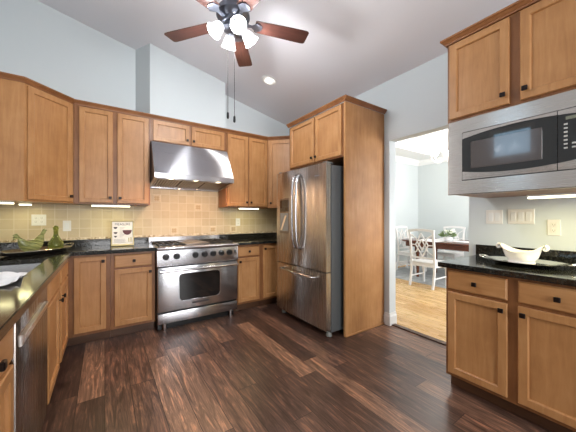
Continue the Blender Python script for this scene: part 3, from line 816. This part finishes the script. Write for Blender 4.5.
# ------------------------------------------------------------------ outlets and switches
def plate(label, loc, rz, gangs, kind, name, horizontal=False):
    t = thing(name, label, 'outlet' if 'outlet' in name else 'switch', loc, rz)
    w = .07+.046*(gangs-1)
    if horizontal: wv, hv = .116, .072
    else: wv, hv = w, .116
    p = MB().box(-wv/2, wv/2, -.006, 0, -hv/2, hv/2, .002).build('plate', M['ivory'], t)
    for k in range(gangs):
        x = (k-(gangs-1)/2)*.046
        if kind == 'rocker':
            MB().box(x-.0165, x+.0165, -.009, -.006, -.034, .034, .0015).build('rocker', M['white_trim'], t)
        elif kind == 'toggle':
            MB().box(x-.005, x+.005, -.016, -.006, -.003, .014, .002).build('toggle', M['white_trim'], t)
        else:
            for q in (-.02, .02):
                xx, zz = (q, 0) if horizontal else (x, q)
                s_ = MB().box(xx-.014, xx+.014, -.008, -.006, zz-.014, zz+.014, .003).build('socket', M['ivory'], t)
                m = MB(); m.box(xx-.007, xx-.005, -.0088, -.008, zz-.004, zz+.007); m.box(xx+.005, xx+.007, -.0088, -.008, zz-.004, zz+.007); m.box(xx-.002, xx+.002, -.0088, -.008, zz-.01, zz-.006)
                m.build('slots', M['slot'], s_)
plate('ivory two gang switch plate nearest the dining room opening', (2.67, .87, 1.232), -PI/2, 2, 'rocker', 'wall_switch')
plate('ivory three gang switch plate between the two gang plate and the outlet', (2.67, .698, 1.235), -PI/2, 3, 'rocker', 'wall_switch')
plate('ivory outlet on the painted wall under the microwave', (2.67, .512, 1.155), -PI/2, 1, 'socket', 'wall_outlet')
plate('wide ivory outlet on the tiles behind the striped green glass', (-.572, 3.806, 1.20), 0, 2, 'socket', 'wall_outlet')
plate('white switch on the tiles right of the green bottle', (-.343, 3.806, 1.135), 0, 1, 'rocker', 'wall_switch')
plate('ivory outlet on the tiles right of the range', (1.675, 3.806, 1.155), 0, 1, 'socket', 'wall_outlet')

# ------------------------------------------------------------------ things on the worktops
# tray with glassware
tr_ = thing('serving_tray', 'long pewter serving tray with curled handles in the worktop corner', 'tray', (-.505, 3.27, .9055), math.radians(48))
def oval(hx_, hy_, z, n=40): return [(hx_*math.copysign(abs(math.cos(2*PI*k/n))**.8, math.cos(2*PI*k/n)), hy_*math.copysign(abs(math.sin(2*PI*k/n))**.8, math.sin(2*PI*k/n)), z) for k in range(n)]
MB().loops([oval(.20, .08, .0), oval(.25, .115, .008), oval(.285, .145, .034), oval(.292, .150, .036), oval(.288, .148, .040), oval(.25, .118, .014), oval(.20, .08, .008)], True, True).build('dish', M['tray'], tr_, smooth=50)
for s_ in (-1, 1):
    MB().tube([(s_*.285, -.05, .036), (s_*.31, -.045, .05), (s_*.335, -.02, .056), (s_*.335, .02, .056), (s_*.31, .045, .05), (s_*.285, .05, .036)], .007, 8).build('handle', M['tray'], tr_, smooth=True)
bt = thing('glass_bottle', 'squat green glass bottle with stopper on the tray', 'bottle', (-.388, 3.386, .9155))
MB().lathe([(.03, 0), (.050, .004), (.060, .03), (.059, .06), (.046, .092), (.028, .122), (.019, .145), (.017, .175), (.022, .182), (.020, .188)], n=28).build('body', M['green_glass'], bt, smooth=60)
MB().lathe([(.012, .189), (.02, .195), (.024, .212), (.016, .228), (.004, .234)], n=18).build('stopper', M['green_glass'], bt, smooth=60)
vs = thing('glass_vessel', 'crescent shaped striped green glass vessel on the tray', 'vessel', (-.535, 3.235, .9155), math.radians(48))
pts = []; rad = []
for k in range(25):
    u = k/24; x = -.10+.19*u
    z = .047+.085*abs((u-.5)*2)**2.2*(1.0 if u < .5 else 1.15)
    pts.append((x, 0, z)); rad.append(max(.007, .052*(1-abs((u-.52)*1.9)**2.0)+.006))
# keep the belly on the tray
zmin = min(p[2]-r_ for p, r_ in zip(pts, rad)); pts = [(p[0], p[1], p[2]-zmin) for p in pts]
MB().tube(pts, rad, 18).build('body', M['striped'], vs, smooth=True)
e = pts[-1]
MB().tube([e, (e[0]+.012, 0, e[2]+.02), (e[0]+.02, 0, e[2]+.038), (e[0]+.042, 0, e[2]+.036)], [.013, .016, .016, .004], 12).build('head', M['striped'], vs, smooth=True)
p0 = pts[0]
for k, dz in enumerate((-.02, .0, .018)):
    MB().tube([p0, (p0[0]-.022, 0, p0[2]+.012+dz*.6), (p0[0]-.042, 0, p0[2]+dz)], [.009, .012, .004], 10).build('tail_feather', M['striped'], vs, smooth=True)

# framed kitchen sign, leaning a little
sg = thing('kitchen_sign', 'small framed sign with a burgundy bowl print standing beside the range', 'sign', (.167, 3.56, .9055))
SW, SH = .222, .285
def sgp(m, nm, mat, par): 
    o = m.build(nm, mat, par); o.rotation_euler = (-.10, 0, 0) if par is sg else (0, 0, 0); return o
m = MB(); fwd = .012
m.box(-SW/2, -SW/2+fwd, -.014, .0, 0.002, SH, .002); m.box(SW/2-fwd, SW/2, -.014, 0, .002, SH, .002)
m.box(-SW/2+fwd, SW/2-fwd, -.014, 0, .002, .002+fwd*1.6, .002); m.box(-SW/2+fwd, SW/2-fwd, -.014, 0, SH-fwd, SH, .002)
fr = sgp(m, 'frame', M['gold'], sg)
pp = sgp(MB().box(-SW/2+fwd, SW/2-fwd, -.006, -.001, .02, SH-fwd), 'poster', M['poster'], sg)
def text(body, size, x, z, mat, par, y=-.0068, nm='lettering', align='CENTER'):
    cu = bpy.data.curves.new(nm, 'FONT'); cu.body = body; cu.size = size; cu.align_x = align; cu.align_y = 'CENTER'; cu.extrude = .0003
    cu.materials.append(mat)
    tmp = bpy.data.objects.new(nm, cu); COL.objects.link(tmp)
    me = bpy.data.meshes.new_from_object(tmp.evaluated_get(bpy.context.evaluated_depsgraph_get()))
    bpy.data.objects.remove(tmp); bpy.data.curves.remove(cu); me.name = nm
    if not me.materials: me.materials.append(mat)
    o = bpy.data.objects.new(nm, me); COL.objects.link(o); o.parent = par; o.location = (x, y, z); o.rotation_euler = (PI/2, 0, 0); return o
text('MEASURE', .036, 0, SH-.042, M['ink'], pp)
def half_disc(x, z, rx, rz_, mat, nm):
    m = MB(); m.prism([(x+rx*math.cos(PI+PI*k/12), z+rz_*math.sin(PI+PI*k/12)) for k in range(13)], 'y', -.0072, -.006); m.build(nm, mat, pp)
half_disc(.045, .178, .045, .055, M['wine'], 'bowl_print')
half_disc(-.068, .215, .018, .022, M['ink'], 'cup_print'); half_disc(-.068, .158, .018, .022, M['ink'], 'cup_print'); half_disc(-.068, .115, .014, .018, M['ink'], 'cup_print')
m = MB(); m.box(.055, .066, -.0072, -.006, .045, .09); m.box(.075, .088, -.0072, -.006, .045, .095); m.build('jar_print', M['gold'], pp)
m = MB()
for k in range(9): m.box(-.03, .0+.01*(k % 3), -.0068, -.006, .10+k*.013, .103+k*.013)
for k in range(4): m.box(-.085, .03-.008*(k % 2), -.0068, -.006, .038+k*.012, .041+k*.012)
m.build('fine_print', M['greyink'], pp)

# platter and bowl under the microwave
pl = thing('oval_platter', 'oval silver platter with scrolled handles on the right worktop', 'platter', (2.36, .60, .9055), PI/2)
def ov(a, b, z, n=44): return [(a*math.cos(2*PI*k/n), b*math.sin(2*PI*k/n), z) for k in range(n)]
MB().loops([ov(.13, .09, 0), ov(.15, .105, .006), ov(.205, .145, .022), ov(.225, .16, .026), ov(.227, .162, .029), ov(.205, .144, .027), ov(.15, .10, .012), ov(.13, .085, .010)], True, True).build('dish', M['silver'], pl, smooth=50)
for s_ in (-1, 1): MB().tube([(s_*.22, -.04, .027), (s_*.245, -.035, .036), (s_*.26, 0, .038), (s_*.245, .035, .036), (s_*.22, .04, .027)], .006, 8).build('handle', M['silver'], pl, smooth=True)
bo = thing('scroll_bowl', 'white boat shaped ceramic bowl with scrolled ends on the silver platter', 'bowl', (2.36, .615, .9175), PI/2)
bo.scale = (.80, .9, 1.0)
def boat(a, b, z0, lift, n=40):
    out = []
    for k in range(n):
        t_ = 2*PI*k/n; x = a*math.cos(t_); y = b*math.sin(t_); out.append((x, y, z0+lift*(abs(math.cos(t_))**2.4)))
    return out
m = MB(); m.loops([boat(.092, .055, 0, 0), boat(.096, .058, .010, 0), boat(.088, .054, .016, 0), boat(.112, .070, .038, .004), boat(.128, .086, .062, .022), boat(.142, .096, .075, .042), boat(.148, .100, .078, .048), boat(.142, .095, .079, .048), boat(.12, .08, .062, .024), boat(.09, .058, .036, .004), boat(.05, .03, .026, 0)], True, True)
m.build('body', M['ceramic'], bo, smooth=60)
for s_ in (-1, 1):
    sc = []
    for k in range(15):
        a_ = k/14*1.5*PI; rr_ = .017*(1-.55*k/14)
        sc.append((s_*(.150+.004+rr_*math.sin(a_)), 0,   .124-.017+rr_*math.cos(a_)))
    m = MB()
    for yy in (-.02, -.01, 0, .01, .02): m.tube([(p[0], p[1]+yy, p[2]) for p in sc], .007, 8)
    m.build('scroll_handle', M['ceramic'], bo, smooth=True)

# ------------------------------------------------------------------ dining furniture
rug = tag(MB().box(4.85, 6.75, .6, 3.85, .001, .006, .002).build('area_rug', M['rug']), 'pale grey rug under the dining table', 'rug')
TX, TY = 5.68, 2.35
tb = thing('dining_table', 'dark mahogany dining table beyond the opening', 'table', (TX, TY, 0.0065))
MB().loops([rr(.50, 1.02, .18, .715), rr(.53, 1.05, .2, .73), rr(.53, 1.05, .2, .747), rr(.525, 1.045, .2, .75)], True, True).build('tabletop', M['table'], tb, smooth=40)
m = MB(); m.box(-.43, .43, -.92, .92, .62, .714); m.build('apron', M['table'], tb)
for sx in (-1, 1):
    for sy in (-1, 1):
        x, y = sx*.36, sy*.70
        m = MB(); m.box(x-.04, x+.04, y-.04, y+.04, .52, .714); m.lathe([(.034, .52), (.04, .49), (.028, .45), (.036, .36), (.03, .2), (.022, .08), (.03, .05), (.024, 0)], (x, y, 0), 16); m.build('leg', M['table'], tb, smooth=40)
tag(MB().box(TX-.17, TX+.17, TY-.8, TY+.8, .7572, .7605).build('table_runner', M['linen']), 'white linen runner along the dining table', 'runner')
k_ = 0
for (dx, dy, w_) in ((-.37, .45, 'left of the flowers on the near edge'), (.37, .45, 'behind the flowers on the far edge')):
    tag(MB().box(TX+dx-.14, TX+dx+.14, TY+dy-.2, TY+dy+.2, .7572, .7605).build('placemat', M['linen']), 'white linen placemat %s of the dining table' % w_, 'placemat')
fl = thing('flower_arrangement', 'white flowers and green leaves in a low bowl on the dining table', 'flowers', (5.66, 2.62, .7608))
MB().lathe([(.04, 0), (.07, .01), (.085, .05), (.08, .085), (.075, .085), (.05, .02)], n=20, caps=(True, True)).build('vase', M['ceramic'], fl, smooth=50)
m = MB()
for k in range(60):
    a = random.uniform(0, 2*PI); el = random.uniform(.15, 1.25); L = random.uniform(.12, .21)
    d_ = Vector((math.cos(a)*math.cos(el), math.sin(a)*math.cos(el), math.sin(el)*.8)); s_ = d_.orthogonal().normalized()
    b0 = Vector((0, 0, .07)); w_ = .018
    q = [b0+d_*L*.45-s_*.003, b0+d_*L*.75-s_*w_, b0+d_*L, b0+d_*L*.75+s_*w_]
    up = d_.cross(s_)*.003
    m.loops([[p-up for p in q], [p+up for p in q]], True, True)
m.build('leaves', M['leaf'], fl)
for k in range(9):
    a = random.uniform(0, 2*PI); r_ = random.uniform(.0, .13)
    fz_ = MB(); c_ = Vector((r_*math.cos(a), r_*math.sin(a), random.uniform(.15, .22)))
    for q in range(3):
        fz_.lathe([(.004, -.012), (.022, -.006), (.026+.003*q, .004), (.016, .012), (.003, .008)], c_+Vector((.008*q-.008, .006*(q % 2), .004*q)), 10)
    fz_.build('bloom', M['petal'], fl, smooth=50)

def chair_proto():
    t = thing('dining_chair', 'x', 'chair', (0, 0, 0), 0, 'white fretwork dining chairs')
    # front is +x; back posts at x=0
    w = M['chairw']
    for s_ in (-1, 1):
        m = MB(); m.loops([[(x-.016, s_*y-.016, z), (x+.016, s_*y-.016, z), (x+.016, s_*y+.016, z), (x-.016, s_*y+.016, z)] for x, y, z in ((-.05, .205, .001), (0, .205, .25), (0.01, .205, .46), (-.01, .207, .70), (-.055, .21, .985))], True, True); m.build('back_post', w, t)
        m = MB(); m.loops([[(x-h_, s_*.205-h_, z), (x+h_, s_*.205-h_, z), (x+h_, s_*.205+h_, z), (x-h_, s_*.205+h_, z)] for x, z, h_ in ((.42, .001, .014), (.42, .40, .02))], True, True); m.build('front_leg', w, t)
        MB().box(.012, .40, s_*.205-.008, s_*.205+.008, .16, .18).build('stretcher', w, t)
    m = MB(); m.box(.0, .44, -.222, -.19, .36, .41); m.box(.0, .44, .19, .222, .36, .41); m.box(.41, .44, -.19, .19, .36, .41); m.box(-.0, .03, -.19, .19, .36, .41); m.build('seat_frame', w, t)
    MB().box(-.0, .455, -.23, .23, .411, .445, .014, 3).build('seat', w, t, smooth=40)
    m = MB(); n = 12
    m.loops([[(-.05-.012, -.235+.47*k/n, .955+.025*math.sin(PI*k/n)), (-.05+.012, -.235+.47*k/n, .955+.025*math.sin(PI*k/n)), (-.056+.012, -.235+.47*k/n, 1.0+.022*math.sin(PI*k/n)), (-.056-.012, -.235+.47*k/n, 1.0+.022*math.sin(PI*k/n))] for k in range(n+1)], True, True); m.build('top_rail', w, t)
    MB().box(-.004, .018, -.19, .19, .495, .525).build('lower_rail', w, t)
    m = MB()
    def pt(y, z): return (-.004-(z-.6)*.125, y, z)
    D = lambda hw, hz: [pt(0, .738+hz), pt(hw, .738), pt(0, .738-hz), pt(-hw, .738)]
    for hw, hz in ((.11, .205), (.05, .095)):
        q = D(hw, hz)
        for a, b in zip(q, q[1:]+q[:1]): m.tube([a, b], .011, 6)
    for s_ in (-1, 1):
        m.tube([pt(s_*.195, .92), pt(s_*.10, .86), pt(s_*.06, .738), pt(s_*.10, .62), pt(s_*.195, .56)], .011, 6)
        m.tube([pt(s_*.11, .738), pt(s_*.2, .738)], .010, 6)
    m.build('fretwork', w, t)
    return t
ch = chair_proto()
spots = [((4.60, 2.55), 0, 'white fretwork dining chair with its back to the kitchen', .0065),
         ((5.78, 3.66), -PI/2, 'white dining chair at the end of the table by the side wall', .0065),
         ((6.62, 2.95), PI, 'white dining chair behind the flowers on the far side of the table', .0065),
         ((6.62, 2.15), PI, 'white dining chair across the table, beside the wall edge and worktop', .0065)]
for i, ((x, y), rz, lab, z) in enumerate(spots):
    o = ch if i == 0 else copy_tree(ch)
    o.location = (x, y, z); o.rotation_euler = (0, 0, rz); o['label'] = lab

# chandelier
cd = thing('chandelier', 'white candle chandelier hanging over the dining table', 'chandelier', (5.35, 2.50, 0))
MB().lathe([(.06, 2.9995), (.062, 2.98), (.03, 2.955), (.012, 2.95)], n=20).build('canopy', M['chairw'], cd, smooth=40)
MB().cyl((0, 0, 2.480), (0, 0, 2.96), .008, n=10).build('rod', M['chairw'], cd, smooth=40)
MB().lathe([(.01, 2.490), (.03, 2.460), (.022, 2.410), (.04, 2.360), (.03, 2.310), (.01, 2.280)], n=18).build('column', M['chairw'], cd, smooth=40)
for k in range(6):
    a = 2*PI*k/6+.2; ca, sa = math.cos(a), math.sin(a)
    P = lambda r_, z: (ca*r_, sa*r_, z)
    MB().tube([P(.02, 2.360), P(.10, 2.300), P(.20, 2.290), P(.26, 2.340), P(.265, 2.380)], .008, 8).build('arm', M['chairw'], cd, smooth=True)
    MB().lathe([(.03, 2.380), (.034, 2.390), (.012, 2.395), (.012, 2.460)], P(.265, 0), 12).build('candle_cup', M['chairw'], cd, smooth=40)
    MB().lathe([(.018, 2.440), (.05, 2.46), (.062, 2.50), (.05, 2.54), (.03, 2.555)], P(.265, 0), 12).build('globe', M['candle'], cd, smooth=50)
point('chandelier_light', (5.35, 2.50, 2.62), 40, (1.0, .96, .9), .2)
